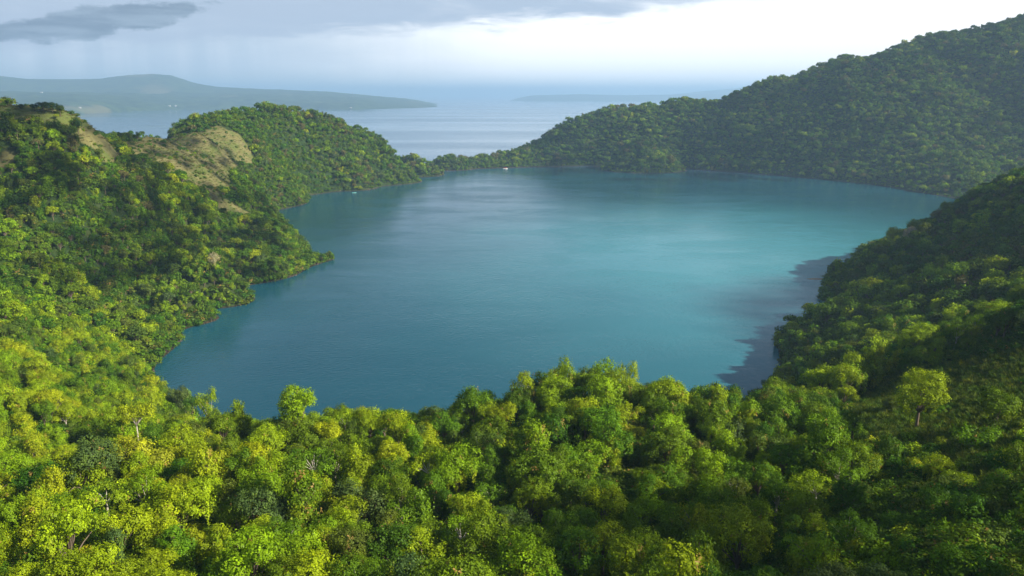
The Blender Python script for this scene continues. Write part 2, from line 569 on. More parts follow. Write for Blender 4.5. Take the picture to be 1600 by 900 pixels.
def isle_fn(A, B):
    px = 800 + F * A / B
    top = interp(px, [(780, -30), (797, -4), (806, 40), (830, 95), (900, 118), (960, 100), (1040, 110), (1120, 120), (1200, 90), (1250, -30)])
    t = np.clip((B - 14500.0) / 700.0, 0.0, 1.0)
    return top * np.sqrt(t) + vnoise(A / 50.0, B / 50.0, 81) * 4.0 * t - 1.0


def peak_fn(A, B):
    px = 800 + F * A / B
    top = interp(px, [(1000, -30), (1040, 110), (1100, 190), (1150, 270), (1230, 315), (1320, 240), (1400, -30)])
    t = np.clip((B - 16500.0) / 1300.0, 0.0, 1.0)
    return top * np.sqrt(t) + fbm(A / 700.0, B / 700.0, 91, 3) * 8.0 * t - 1.0


far_land("coast_hills", -5200, -400, 4200, 8600, 22, coast_fn)
far_land("mountain_hills", -9500, -400, 7500, 10200, 34, mount_fn)
far_land("island_hills", -400, 5600, 14400, 15600, 60, isle_fn)
far_land("peak_hills", 2400, 8600, 16400, 18400, 90, peak_fn)

# ---------------------------------------------------------------- foliage
def leaf_material(name, trans=0.24):
    m, n = new_mat(name)
    oi = n.n('ShaderNodeObjectInfo')
    ia = n.n('ShaderNodeAttribute', attribute_name='leaf_colour', attribute_type='INSTANCER')
    base = n.mix(1.0, oi.outputs['Color'], ia.outputs['Color'], 'ADD')
    rnd = oi.outputs['Random']
    tint, var = attr(n, 'tint'), attr(n, 'var')
    hsv = n.n('ShaderNodeHueSaturation')
    n.put(hsv.inputs['Hue'], n.ss(rnd, 0.0, 1.0, 0.482, 0.512))
    n.put(hsv.inputs['Saturation'], 1.0)
    n.put(hsv.inputs['Value'], n.add(0.80, n.mul(var, 0.40)))
    n.put(hsv.inputs['Color'], base)
    young = n.mix(1.0, hsv.outputs[0], (1.75, 1.65, 1.0), 'MULTIPLY')
    c = n.mix(n.ss(tint, 0.45, 1.0), hsv.outputs[0], young)
    c = n.mix(n.ss(tint, 0.985, 1.0, 0.0, 0.8), c, (0.30, 0.17, 0.06))
    d = n.n('ShaderNodeBsdfDiffuse')
    n.put(d.inputs['Color'], c)
    t = n.n('ShaderNodeBsdfTranslucent')
    n.put(t.inputs['Color'], n.mix(1.0, c, (1.25, 1.15, 0.5), 'MULTIPLY'))
    mx = n.n('ShaderNodeMixShader')
    mx.inputs[0].default_value = trans
    n.t.links.new(d.outputs[0], mx.inputs[1])
    n.t.links.new(t.outputs[0], mx.inputs[2])
    gl = n.n('ShaderNodeBsdfGlossy')
    gl.inputs['Roughness'].default_value = 0.45
    gl.inputs['Color'].default_value = (0.8, 0.8, 0.75, 1)
    m2 = n.n('ShaderNodeMixShader')
    m2.inputs[0].default_value = 0.007
    n.t.links.new(mx.outputs[0], m2.inputs[1])
    n.t.links.new(gl.outputs[0], m2.inputs[2])
    out_surface(n, m2.outputs[0])
    return m


M_LEAF = leaf_material("leaf")
M_BARK = plain("bark", (0.16, 0.125, 0.095), 0.9, 0.1)
M_PALE_BARK = plain("pale_bark", (0.46, 0.42, 0.36), 0.85, 0.1)


def unit(v):
    return v / np.maximum(np.linalg.norm(v, axis=-1, keepdims=True), 1e-9)


def leaf_quads(cen, nrm, size, r, slim=0.56, droop=0.12):
    k = len(cen)
    nrm = unit(nrm)
    a = unit(np.cross(nrm, unit(r.normal(size=(k, 3)))))
    b = np.cross(nrm, a)
    L = (size * r.uniform(0.65, 1.35, k))[:, None]
    W = L * slim * r.uniform(0.8, 1.2, k)[:, None]
    p0 = cen - a * L * 0.5
    p2 = cen + a * L * 0.5 - nrm * L * droop
    p1 = cen + b * W * 0.5 - nrm * L * droop * 0.5
    p3 = cen - b * W * 0.5 - nrm * L * droop * 0.5
    return np.stack([p0, p1, p2, p3], 1).reshape(-1, 3)


def foliage_mesh(name, cen, nrm, tint, size, r, slim=0.56):
    v = leaf_quads(cen, nrm, size, r, slim)
    k = len(cen)
    f = np.arange(4 * k).reshape(k, 4)
    me = mesh_np(name, v, [f], False, {'tint': ('FACE', tint), 'var': ('FACE', r.uniform(0, 1, k))})
    me.materials.append(M_LEAF)
    return me


def tube(path, rad, sides=7):
    path = np.asarray(path, float)
    rad = np.asarray(rad, float)
    d = unit(np.gradient(path, axis=0))
    up_ = np.where(np.abs(d[:, 2:3]) > 0.95, np.array([[1.0, 0, 0]]), np.array([[0, 0, 1.0]]))
    s = unit(np.cross(d, up_))
    t = np.cross(d, s)
    an = np.linspace(0, 2 * math.pi, sides, endpoint=False)
    ring = path[:, None, :] + rad[:, None, None] * (np.cos(an)[None, :, None] * s[:, None, :] + np.sin(an)[None, :, None] * t[:, None, :])
    k = np.arange(len(path) * sides).reshape(len(path), sides)
    q = np.stack([k[:-1], np.roll(k[:-1], -1, 1), np.roll(k[1:], -1, 1), k[1:]], -1).reshape(-1, 4)
    return ring.reshape(-1, 3), q


def merge(parts):
    V, Q, o = [], [], 0
    for v, q in parts:
        V.append(v)
        Q.append(q + o)
        o += len(v)
    return np.concatenate(V), np.concatenate(Q)


def lobes_for(kind, r):
    """lobe centres, radii, height of the fork"""
    L = []
    if kind == 'spreading':
        Rc, hc = r.uniform(3.3, 4.2), r.uniform(5.2, 6.4)
        for i in range(r.integers(15, 22)):
            a, q = r.uniform(0, 2 * math.pi), math.sqrt(r.uniform(0.03, 1.0)) * (0.8 + 0.35 * math.sin(2 * i + Rc))
            L.append((Rc * q * math.cos(a), Rc * q * math.sin(a), hc + 1.9 * (1 - q * q) + r.uniform(-1.5, 0.9), r.uniform(0.75, 1.65)))
        fork = hc * 0.5
    elif kind == 'vine':
        hc = r.uniform(7.2, 9.0)
        lx_, ly_ = 0.0, 0.0
        n_ = r.integers(12, 17)
        for i in range(n_):
            t = i / (n_ - 1.0)
            lx_ += r.uniform(-0.6, 0.6)
            ly_ += r.uniform(-0.6, 0.6)
            L.append((lx_ * 0.8 + r.uniform(-0.8, 0.8), ly_ * 0.8 + r.uniform(-0.8, 0.8), 0.9 + t * (hc - 1.6), r.uniform(0.85, 1.6) * (1.2 - 0.4 * t)))
        for i in range(7):
            a, q = r.uniform(0, 2 * math.pi), r.uniform(1.3, 2.4)
            L.append((q * math.cos(a), q * math.sin(a), r.uniform(1.0, hc * 0.8), r.uniform(0.6, 1.2)))
        fork = hc * 0.5
    elif kind == 'umbrella':
        Rc, hc = r.uniform(2.9, 3.6), r.uniform(6.6, 7.6)
        for i in range(12):
            a, q = r.uniform(0, 2 * math.pi), math.sqrt(r.uniform(0.0, 1.0))
            L.append((Rc * q * math.cos(a), Rc * q * math.sin(a), hc - 0.25 * q * q + r.uniform(-0.5, 0.35), r.uniform(0.8, 1.2)))
        fork = hc * 0.72
    elif kind == 'cloud':                        # tall open tree with separate rounded tufts
        hc = r.uniform(8.5, 10.0)
        for i in range(r.integers(8, 11)):
            a, q = r.uniform(0, 2 * math.pi), r.uniform(0.2, 1.0)
            L.append((3.4 * q * math.cos(a), 3.4 * q * math.sin(a), hc * r.uniform(0.55, 1.0) - 0.9 * q, r.uniform(1.15, 1.7)))
        fork = hc * 0.4
    else:                                        # 'round' dense dome
        Rc, hc = r.uniform(2.3, 3.0), r.uniform(3.6, 4.6)
        for i in range(r.integers(12, 18)):
            d = unit(r.normal(size=3)) * r.uniform(0.7, 1.1)
            L.append((Rc * 0.72 * d[0], Rc * 0.72 * d[1], hc + abs(d[2]) * 1.7 - 0.7 + r.uniform(-1.1, 0.4), r.uniform(0.75, 1.4)))
        fork = hc * 0.5
    return np.array(L), fork


def crown_points(L, r, per_area, leaves, spread, flush, skirt):
    cen, nrm, tint = [], [], []
    vine = ([], [], [])
    for i, (x, y, z, q) in enumerate(L):
        k = max(4, int(4 * math.pi * q * q * per_area))
        d = unit(r.normal(size=(k, 3)))
        d = d[(d[:, 2] > -0.55) | (r.uniform(size=k) < 0.25)]
        bump = 1.0 + 0.16 * np.sin(d @ np.array([5.1, 3.7, 4.3]) * 1.6 + i) + r.uniform(-0.16, 0.08, len(d))
        p = np.array([x, y, z]) + d * q * np.array([1, 1, 0.86]) * bump[:, None]
        keep = np.ones(len(p), bool)
        for j, (x2, y2, z2, q2) in enumerate(L):
            if j != i:
                keep &= np.linalg.norm((p - np.array([x2, y2, z2])) / np.array([1, 1, 0.86]), axis=1) > 0.72 * q2
        p, d = p[keep & (p[:, 2] > 0.1)], d[keep & (p[:, 2] > 0.1)]
        if not len(p):
            continue
        tl = r.uniform(-0.45, 0.55) + flush
        tn = np.clip(tl + r.normal(0, 0.24, len(p)), 0, 0.95)
        tn[r.uniform(size=len(p)) < 0.012] = 1.0
        kk = np.repeat(np.arange(len(p)), leaves)
        c = p[kk] + r.normal(0, spread, (len(kk), 3))
        nn = d[kk] * 1.2 + np.array([0, 0, 0.25]) + r.normal(0, 0.38, (len(kk), 3))
        cen.append(c)
        nrm.append(nn)
        tint.append(np.where(tn[kk] > 0.99, 1.0, np.clip(tn[kk] + r.normal(0, 0.07, len(kk)), 0, 0.97)))
        if skirt and r.uniform() < 0.75:         # creepers hanging from the lobe
            for s in range(skirt):
                a = r.uniform(0, 2 * math.pi)
                ln = r.uniform(0.8, min(3.4, max(1.0, z)))
                m_ = int(ln * 26 / max(1.0, spread * 4))
                t = r.uniform(0, 1, m_)
                w = 0.28 * (1 - 0.5 * t)
                c = np.stack([x + q * 0.9 * math.cos(a) + r.normal(0, 1, m_) * w, y + q * 0.9 * math.sin(a) + r.normal(0, 1, m_) * w, z - t * ln], 1)
                vine[0].append(c)
                vine[1].append(np.stack([np.full(m_, math.cos(a)), np.full(m_, math.sin(a)), np.full(m_, 0.3)], 1) + r.normal(0, 0.4, (m_, 3)))
                vine[2].append(np.clip(np.full(m_, flush + 0.2) + r.normal(0, 0.15, m_), 0, 0.97))
    out = (np.concatenate(cen), np.concatenate(nrm), np.concatenate(tint))
    return out + ((tuple(np.concatenate(v) for v in vine) if vine[0] else None),)


def trunk_parts(L, fork, r, rad=0.24):
    lean = r.uniform(-0.5, 0.5, 2)
    pts = [np.array([0, 0, -1.2]), np.array([lean[0] * 0.15, lean[1] * 0.15, fork * 0.5]), np.array([lean[0] * 0.4, lean[1] * 0.4, fork])]
    P = [tube(pts, [rad * 1.35, rad, rad * 0.8], 8)]
    for x, y, z, q in L:
        if z > fork * 0.9:
            e = np.array([x, y, z])
            mid = (pts[-1] + e) / 2 + np.array([r.uniform(-0.3, 0.3), r.uniform(-0.3, 0.3), 0.25])
            P.append(tube([pts[-1] - np.array([0, 0, 0.12]), mid, e], [rad * 0.5, rad * 0.3, rad * 0.1], 5))
    return merge(P)


def build_tree(kind, seed, lod, flush=0.3):
    r = np.random.default_rng(seed)
    L, fork = lobes_for(kind, r)
    dens, per, spread, size, slim = ((2.6, 12, 0.22, 0.285, 0.56), (1.3, 5, 0.30, 0.66, 0.56), (0.85, 4, 0.42, 0.90, 0.66))[lod]
    hang = ({'vine': 5, 'spreading': 2, 'round': 2}, {'vine': 3}, {})[lod].get(kind, 0)
    cen, nrm, tint, vine = crown_points(L, r, dens, per, spread, flush, hang)
    crown = foliage_mesh("crown_leaves", cen, nrm, tint, size, r, slim)
    vines = foliage_mesh("vine_leaves", *vine, size, r) if vine else None
    v, q = trunk_parts(L, fork, r, 0.24 if kind != 'umbrella' else 0.17)
    tr = mesh_np("trunk_wood", v, [q], True)
    tr.materials.append(M_PALE_BARK if lod == 0 and kind in ('umbrella', 'cloud') else M_BARK)
    return crown, tr, vines


def build_bush(seed, lod, flush=0.3):
    r = np.random.default_rng(seed)
    L = []
    for i in range(r.integers(4, 7)):
        a, q = r.uniform(0, 2 * math.pi), r.uniform(0, 1.3)
        L.append((q * math.cos(a), q * math.sin(a), r.uniform(0.45, 1.1), r.uniform(0.7, 1.15)))
    L = np.array(L)
    if lod == 0:
        cen, nrm, tint, _ = crown_points(L, r, 4.2, 8, 0.17, flush, 0)
        return foliage_mesh("bush_leaves", cen, nrm, tint, 0.27, r), L
    cen, nrm, tint, _ = crown_points(L, r, 2.0, 4, 0.24, flush, 0)
    return foliage_mesh("bush_leaves", cen, nrm, tint, 0.55, r), L


def build_tuft(seed, k=70):
    r = np.random.default_rng(seed)
    a = r.uniform(0, 2 * math.pi, k)
    rad = np.sqrt(r.uniform(0, 1, k)) * 0.75
    base = np.stack([rad * np.cos(a), rad * np.sin(a), np.zeros(k)], 1)
    ln = r.uniform(0.45, 1.0, k)[:, None]
    d = unit(np.stack([0.6 * np.cos(a) + r.normal(0, 0.35, k), 0.6 * np.sin(a) + r.normal(0, 0.35, k), np.ones(k)], 1))
    side = unit(np.cross(d, r.normal(size=(k, 3)))) * 0.05
    tip = base + d * ln
    mid = base + d * ln * 0.55 - np.array([0, 0, 0.02])
    v = np.stack([base, mid + side, tip + np.array([0, 0, -0.12]), mid - side], 1).reshape(-1, 3)
    me = mesh_np("grass_blades", v, [np.arange(4 * k).reshape(k, 4)], False, {'tint': ('FACE', r.uniform(0, 0.9, k)), 'var': ('FACE', r.uniform(0, 1, k))})
    me.materials.append(M_LEAF)
    return me


# leaf colours, as reflectances
LOOKS = {
    'deep green': (0.052, 0.125, 0.008),
    'mid green': (0.092, 0.180, 0.008),
    'lime green': (0.180, 0.285, 0.008),
    'yellow-green': (0.235, 0.320, 0.010),
    'golden yellow': (0.30, 0.32, 0.020),
    'olive green': (0.085, 0.135, 0.018),
    'dry olive': (0.125, 0.125, 0.045),
    'rusty': (0.200, 0.130, 0.048),
    'grey-green': (0.070, 0.120, 0.032),
}

# ---------------------------------------------------------------- where trees stand
def scatter(x0, x1, y0, y1, s, seed):
    r = np.random.default_rng(seed)
    xs, ys = np.arange(x0, x1, s), np.arange(y0, y1, s * 0.866)
    A, B = np.meshgrid(xs, ys)
    A = A + (np.arange(len(ys)) % 2)[:, None] * s * 0.5
    A = A + r.uniform(-0.42, 0.42, A.shape) * s
    B = B + r.uniform(-0.42, 0.42, B.shape) * s
    return A.ravel(), B.ravel()


def in_view(x, y, z, m=130):
    px, py, f = project(x, y, z)
    return (f > 20) & (px > -m) & (px < 1600 + m) & (py < 900 + m)


trees = []                                       # dicts for near trees
tx, ty = scatter(-190, 190, 58, 330, 5.7, 5)
tz = height(tx, ty)
ok = (tz > 1.5) & in_view(tx, ty, tz + 6, 60)
tx, ty, tz = tx[ok], ty[ok], tz[ok]
kg = grass_kind(tx, ty, tz)
px_, py_, _ = project(tx, ty, tz)
keep = (kg != 2) | (rng.uniform(size=len(tx)) < 0.06)
# low open scrub below the right-hand grass
scrub = (px_ > 1330) & (py_ > 700) & (ty < 150)
keep &= ~scrub | (rng.uniform(size=len(tx)) < 0.45)
tx, ty, tz, px_, py_, scrub = tx[keep], ty[keep], tz[keep], px_[keep], py_[keep], scrub[keep]

# ---------------------------------------------------------------- near trees, one by one
KINDS = {'spreading': ('broadleaf_tree', 'broadleaf tree'), 'vine': ('vine_draped_tree', 'vine-draped tree'), 'umbrella': ('umbrella_tree', 'umbrella tree'),
         'cloud': ('tufted_tree', 'tufted tree'), 'round': ('round_tree', 'round tree')}
PROTO = {}
for ki, (kind, cnt) in enumerate((('spreading', 6), ('vine', 6), ('umbrella', 2), ('cloud', 3), ('round', 4))):
    PROTO[kind] = [build_tree(kind, 100 * ki + j + 1, 0, 0.30) for j in range(cnt)]


def place_tree(kind, variant, loc, rz, sc, look, group, tint=None):
    t = empty(KINDS[kind][0], loc, rz)
    t.scale = (sc[0], sc[0], sc[1])
    cme, tme, vme = PROTO[kind][variant % len(PROTO[kind])]
    c3 = np.array(LOOKS[look]) if tint is None else np.array(tint)
    link("crown", cme, None, t).color = (*c3, 1.0)
    link("trunk", tme, None, t)
    if vme:
        link("vines", vme, None, t).color = (*(0.6 * c3 + 0.4 * np.array(LOOKS['yellow-green'])), 1.0)
    tag(t, None, 'tree', group)
    trees.append(dict(o=t, kind=kind, look=look, sc=sc, loc=loc))
    return t


def pick_look(x, px, r):
    left = np.clip((820 - px) / 800.0, 0, 1)  # yellower looks more likely on the left, painting in its stronger sun
    w = np.array([0.16 - 0.14 * left, 0.40 - 0.22 * left, 0.30 + 0.12 * left, 0.05 + 0.26 * left, 0.0 + 0.006 * left, 0.09, 0.0, 0.0, 0.03])
    w = np.clip(w, 0, None)
    return list(LOOKS)[r.choice(9, p=w / w.sum())]


cands = []
for i in range(len(tx)):
    cl = vnoise(np.array(tx[i] / 22.0), np.array(ty[i] / 22.0), 33)
    u = rng.uniform()
    if scrub[i]:
        kind, s = 'round', rng.uniform(0.55, 0.9)
    elif u < 0.34:
        kind, s = 'vine', rng.uniform(0.60, 1.25)
    elif u < 0.66:
        kind, s = 'spreading', rng.uniform(0.60, 1.22)
    elif u < 0.90:
        kind, s = 'round', rng.uniform(0.6, 1.2)
    elif u < 0.97:
        kind, s = 'cloud', rng.uniform(0.7, 0.95)
    else:
        kind, s = 'umbrella', rng.uniform(0.8, 1.05)
    s *= 1.0 + 0.16 * float(cl)
    dist = math.hypot(tx[i], ty[i])
    cands.append((s / dist, i, kind, s))
cands.sort(reverse=True)

# the trees that stand out on the crest are set by hand: photo x of the stem, photo y of the top, depth, kind, look, width
CREST = [(462, 598, 162, 'spreading', 'lime green', 1.35), (372, 622, 166, 'vine', 'mid green', 0.95), (325, 602, 182, 'cloud', 'lime green', 0.8),
         (408, 648, 158, 'round', 'mid green', 0.8), (885, 556, 178, 'cloud', 'lime green', 1.0), (815, 574, 172, 'cloud', 'lime green', 0.75),
         (945, 556, 180, 'cloud', 'lime green', 1.05), (985, 562, 181, 'cloud', 'yellow-green', 0.85), (862, 570, 175, 'cloud', 'lime green', 0.8),
         (1050, 590, 176, 'spreading', 'mid green', 1.05), (1135, 594, 176, 'vine', 'mid green', 1.35), (738, 600, 164, 'spreading', 'mid green', 1.0),
         (1285, 566, 190, 'spreading', 'yellow-green', 1.15), (1375, 522, 198, 'vine', 'yellow-green', 1.3), (1335, 545, 194, 'spreading', 'lime green', 0.9), (1440, 503, 203, 'spreading', 'yellow-green', 1.1),  # brighter leaf colours at this end of the crest paint in strong sun
         (1480, 500, 205, 'spreading', 'mid green', 0.9), (1560, 468, 206, 'spreading', 'lime green', 1.3), (1215, 585, 184, 'spreading', 'mid green', 1.0),
         (490, 705, 122, 'umbrella', 'mid green', 1.1), (206, 600, 178, 'umbrella', 'yellow-green', 1.2), (888, 690, 128, 'vine', 'mid green', 1.1),
         (930, 625, 156, 'spreading', 'deep green', 1.15), (1265, 610, 160, 'spreading', 'deep green', 1.5)]
HAND = []
for j, (px, py, Yd, kind, look, w) in enumerate(CREST):
    x, y, ztop = at_y(px, py, Yd)
    gz = float(height(np.array(x), np.array(y)))
    top0 = max(v.co.z for v in PROTO[kind][j % len(PROTO[kind])][0].vertices)
    sz = max(0.5, min(1.9, (ztop - gz) / top0))
    place_tree(kind, j, (x, y, gz - 0.2), rng.uniform(0, 6.28), (w, sz), look, None)
    HAND.append((x, y, 3.4 * w))

forest = []                                      # x, y, z, variant, scale xy, scale z  -> one stuff object
N_NEAR = 300 - len(CREST) - 14
taken = 0
for key, i, kind, s in cands:
    x, y, z = float(tx[i]), float(ty[i]), float(tz[i])
    if any((x - hx) ** 2 + (y - hy) ** 2 < (hr * 0.75) ** 2 for hx, hy, hr in HAND):
        continue
    # nothing may rise in front of the lake above the crest line
    p_, q_, _ = project(x, y, z + 8.5 * s)
    look = pick_look(x, px_[i], rng)
    sz = s * rng.uniform(0.85, 1.12)
    lim = float(interp(p_, [(300, 640), (340, 648), (420, 662), (520, 640), (600, 648), (660, 645), (720, 628), (800, 592), (860, 580), (1000, 590), (1060, 605), (1140, 606), (1220, 590), (1300, 575), (1400, 540), (1480, 508), (1600, 475)]))
    if 300 < p_ < 1620 and y < 215 and q_ < lim:
        zt = at_y(p_, lim, y)[2] - z
        if zt < 2.4:
            continue
        sz = min(sz, zt / 8.5)
        s = min(s, sz * 1.25)
    vis = px_[i] > -40 and px_[i] < 1640 and q_ < 900
    if taken < N_NEAR and vis and y < 232:
        place_tree(kind, int(rng.integers(0, 9)), (x, y, z - 0.2), rng.uniform(0, 6.28), (s, sz), look, None)
        taken += 1
    else:
        forest.append((x, y, z - 0.2, ('near', kind, look), s, sz))

# farther slopes
def forest_zone(x0, x1, y0, y1, s, seed, lod, tall):
    A, B = scatter(x0, x1, y0, y1, s * 0.72, seed)
    C = height(A, B)
    steep = np.sqrt(1 + ((height(A + 4, B) - C) / 4) ** 2 + ((height(A, B + 4) - C) / 4) ** 2)   # as many trees per metre of slope as on the flat
    ok = (C > 0.15) & in_view(A, B, C + 8, 160) & (np.random.default_rng(seed + 5).uniform(size=len(A)) < 0.52 * steep ** 1.5)
    A, B, C = A[ok], B[ok], C[ok]
    k = grass_kind(A, B, C)
    r = np.random.default_rng(seed + 1)
    ok = (k == 0) | (r.uniform(size=len(A)) < 0.07)
    A, B, C, k = A[ok], B[ok], C[ok], k[ok]
    cl = fbm(A / 38.0, B / 38.0, 63, 2)
    for x, y, z, kk, cc in zip(A, B, C, k, cl):
        u = r.uniform()
        kind = 'spreading' if u < 0.38 else 'round' if u < 0.60 else 'vine' if u < 0.96 else 'cloud'
        v = r.uniform() + 0.28 * cc
        look = 'deep green' if v < 0.30 else 'mid green' if v < 0.62 else 'olive green' if v < 0.74 else 'lime green' if v < 1.04 else 'yellow-green'
        if lod == 'far' and look in ('yellow-green', 'lime green') and r.uniform() < 0.75:
            look = 'mid green'
        if r.uniform() < (0.05 if lod == 'mid' else 0.08 + 0.45 * max(0.0, float(cc) - 0.15)):
            look = 'grey-green' if r.uniform() < 0.6 else 'dry olive'
        sc = tall * (0.55 + 0.95 * r.uniform() ** 2) * (1 + 0.25 * cc) * (0.4 if kk else 1.0)
        if z < 4:
            sc *= 0.75
        forest.append((x, y, z - 0.3, (lod, kind, look), sc, sc * r.uniform(0.8, 1.05)))


forest_zone(-420, 60, 236, 720, 4.8, 201, 'mid', 0.76)
forest_zone(60, 420, 236, 560, 5.3, 211, 'mid', 0.90)
forest_zone(-420, 60, 720, 1480, 5.6, 221, 'far', 0.84)
forest_zone(60, 1050, 860, 1560, 5.6, 231, 'far', 0.90)

src = bpy.data.collections.new("forest_kinds")  # source meshes of the one forest object
SRC = {}


def source(key):
    if key in SRC:
        return SRC[key]
    lod, kind, look = key
    opts = []
    if lod == 'near':
        opts = PROTO[kind][:2]
    else:
        lv = 1 if lod == 'mid' else 2
        if (lod, kind) not in SRC_MESH:
            SRC_MESH[(lod, kind)] = [build_tree(kind, 900 + 31 * lv + 7 * j + len(kind), lv, 0.30) for j in range(2)]
        opts = SRC_MESH[(lod, kind)]
    out = []
    for cme, tme, vme in opts:
        o = bpy.data.objects.new("k%04d" % len(src.objects), cme)
        o.color = (*LOOKS[look], 1.0)
        src.objects.link(o)
        out.append((len(src.objects) - 1, tme, vme))
    SRC[key] = out
    return out


SRC_MESH = {}
WOOD = {}
wood_col = bpy.data.collections.new("forest_trunks")


def instancer(name, rows, coll, label, cat):
    """rows: x y z index scale_xy scale_z turn r g b -> one mesh of points that carries the plants of this object"""
    a = np.array(rows, float)
    me = bpy.data.meshes.new(name)
    me.vertices.add(len(a))
    me.vertices.foreach_set('co', np.ascontiguousarray(a[:, :3], np.float32).ravel())
    for nm, typ, arr in (('plant', 'INT', a[:, 3].astype(np.int32)), ('turn', 'FLOAT_VECTOR', np.stack([np.zeros(len(a)), np.zeros(len(a)), a[:, 6]], 1)),
                         ('size', 'FLOAT_VECTOR', np.stack([a[:, 4], a[:, 4], a[:, 5]], 1)), ('leaf_colour', 'FLOAT_VECTOR', a[:, 7:10])):
        at = me.attributes.new(nm, typ, 'POINT')
        at.data.foreach_set('vector' if typ == 'FLOAT_VECTOR' else 'value', np.ascontiguousarray(arr, np.int32 if typ == 'INT' else np.float32).ravel())
    o = link(name, me)
    o.color = (0, 0, 0, 1)
    tag(o, label, cat, kind='stuff')
    ng = bpy.data.node_groups.new(name + "_nodes", 'GeometryNodeTree')
    ng.interface.new_socket("Geometry", in_out='INPUT', socket_type='NodeSocketGeometry')
    ng.interface.new_socket("Geometry", in_out='OUTPUT', socket_type='NodeSocketGeometry')
    gi, go = ng.nodes.new('NodeGroupInput'), ng.nodes.new('NodeGroupOutput')
    ci = ng.nodes.new('GeometryNodeCollectionInfo')
    ci.inputs['Collection'].default_value = coll
    ci.inputs['Separate Children'].default_value = True
    ci.inputs['Reset Children'].default_value = True
    ip = ng.nodes.new('GeometryNodeInstanceOnPoints')
    ip.inputs['Pick Instance'].default_value = True
    ng.links.new(gi.outputs[0], ip.inputs['Points'])
    ng.links.new(ci.outputs[0], ip.inputs['Instance'])
    for nm, typ, sock in (('plant', 'INT', 'Instance Index'), ('turn', 'FLOAT_VECTOR', 'Rotation'), ('size', 'FLOAT_VECTOR', 'Scale')):
        na = ng.nodes.new('GeometryNodeInputNamedAttribute')
        na.data_type = typ
        na.inputs['Name'].default_value = nm
        ng.links.new(na.outputs['Attribute'], ip.inputs[sock])
    ng.links.new(ip.outputs[0], go.inputs[0])
    md = o.modifiers.new("plants", 'NODES')
    md.node_group = ng
    return o


rows = []
r = np.random.default_rng(77)
trunks = {}
todo = []
for x, y, z, key, s, sz in forest:
    opts = source(key)
    k, tme, vme = opts[int(r.integers(0, len(opts)))]
    rz = r.uniform(0, 6.28)
    rows.append((x, y, z, k, s, sz, rz, *LOOKS[key[2]]))
    if key[0] != 'far':
        todo.append((x, y, z, tme, s, sz, rz, (0, 0, 0)))
        if vme:
            todo.append((x, y, z, vme, s, sz, rz, LOOKS[key[2]]))
for x, y, z, tme, s, sz, rz, c3 in todo:             # their stems belong to the same forest object
    if tme.name not in trunks:
        o = bpy.data.objects.new("k%04d" % len(src.objects), tme)
        src.objects.link(o)
        trunks[tme.name] = len(src.objects) - 1
    rows.append((x, y, z, trunks[tme.name], s, sz, rz, *c3))
instancer("forest", rows, src, "dense green rainforest covering the crater slopes round the lake", "forest")

# undergrowth and grass: nobody could count them
ucol = bpy.data.collections.new("undergrowth_kinds")
UL = ['mid green', 'deep green', 'deep green', 'olive green', 'yellow-green', 'mid green', 'deep green', 'lime green']
for j in range(8):
    me, _ = build_bush(500 + j % 4, 0, 0.35)
    o = bpy.data.objects.new("u%04d" % j, me)
    o.color = (*LOOKS[UL[j]], 1.0)
    ucol.objects.link(o)
for j in range(4):
    me, _ = build_bush(540 + j, 1, 0.35)
    o = bpy.data.objects.new("u%04d" % (8 + j), me)
    o.color = (*LOOKS[UL[j]], 1.0)
    ucol.objects.link(o)
rows = []
for (x0, x1, y0, y1, s, near) in ((-200, 210, 55, 300, 2.5, True), (-400, 420, 236, 640, 4.4, False), (-420, 60, 640, 1000, 7.0, False)):
    A, B = scatter(x0, x1, y0, y1, s, 301 + int(y0))
    C = height(A, B)
    ok = (C > 0.15) & in_view(A, B, C + 2, 60)
    A, B, C = A[ok], B[ok], C[ok]
    k = grass_kind(A, B, C)
    for x, y, z, kk in zip(A, B, C, k):
        if kk == 2 and r.uniform() > 0.10:
            continue
        if kk == 1 and r.uniform() > 0.30:
            continue
        lk_ = (x < 10 and r.uniform() < 0.38)
        j = int(r.choice([4, 7, 1]) if lk_ else r.choice([0, 1, 2, 3, 5, 6])) if near else 8 + int(r.integers(0, 4))
        s_ = (0.8 + 1.1 * r.uniform() ** 2) * (1.0 if near else 1.5) * (0.55 if kk else 1.0)
        rows.append((x, y, z - 0.15, j, s_, s_ * r.uniform(0.6, 1.1), r.uniform(0, 6.28), *LOOKS[UL[j % 8]]))
instancer("undergrowth", rows, ucol, "tangled low creepers and bushes between the trees", "undergrowth")

gcol = bpy.data.collections.new("grass_kinds")
GC = ((0.085, 0.150, 0.016), (0.125, 0.170, 0.022), (0.060, 0.115, 0.014), (0.17, 0.150, 0.065), (0.120, 0.135, 0.040))
for j, c3 in enumerate(GC):
    o = bpy.data.objects.new("g%04d" % j, build_tuft(700 + j))
    o.color = (*c3, 1.0)
    gcol.objects.link(o)
rows = []
A, B = scatter(20, 150, 60, 215, 1.05, 401)
C = height(A, B)
ok = (grass_kind(A, B, C) == 2) & in_view(A, B, C, 40)
for x, y, z in zip(A[ok], B[ok], C[ok]):
    s_ = r.uniform(0.8, 1.5)
    j = int(r.integers(0, 3))
    rows.append((x, y, z - 0.05, j, s_, s_ * r.uniform(0.8, 1.3), r.uniform(0, 6.28), *GC[j]))
A, B = r.uniform(-420, 0, 30000), r.uniform(380, 930, 30000)
C = height(A, B)
ok = (grass_kind(A, B, C) == 1) & in_view(A, B, C, 40)
for x, y, z in zip(A[ok], B[ok], C[ok]):
    s_ = r.uniform(0.8, 1.7)
    j = 3 + int(r.integers(0, 2))
    rows.append((x, y, z - 0.05, j, s_, s_ * 0.6, r.uniform(0, 6.28), *GC[j]))
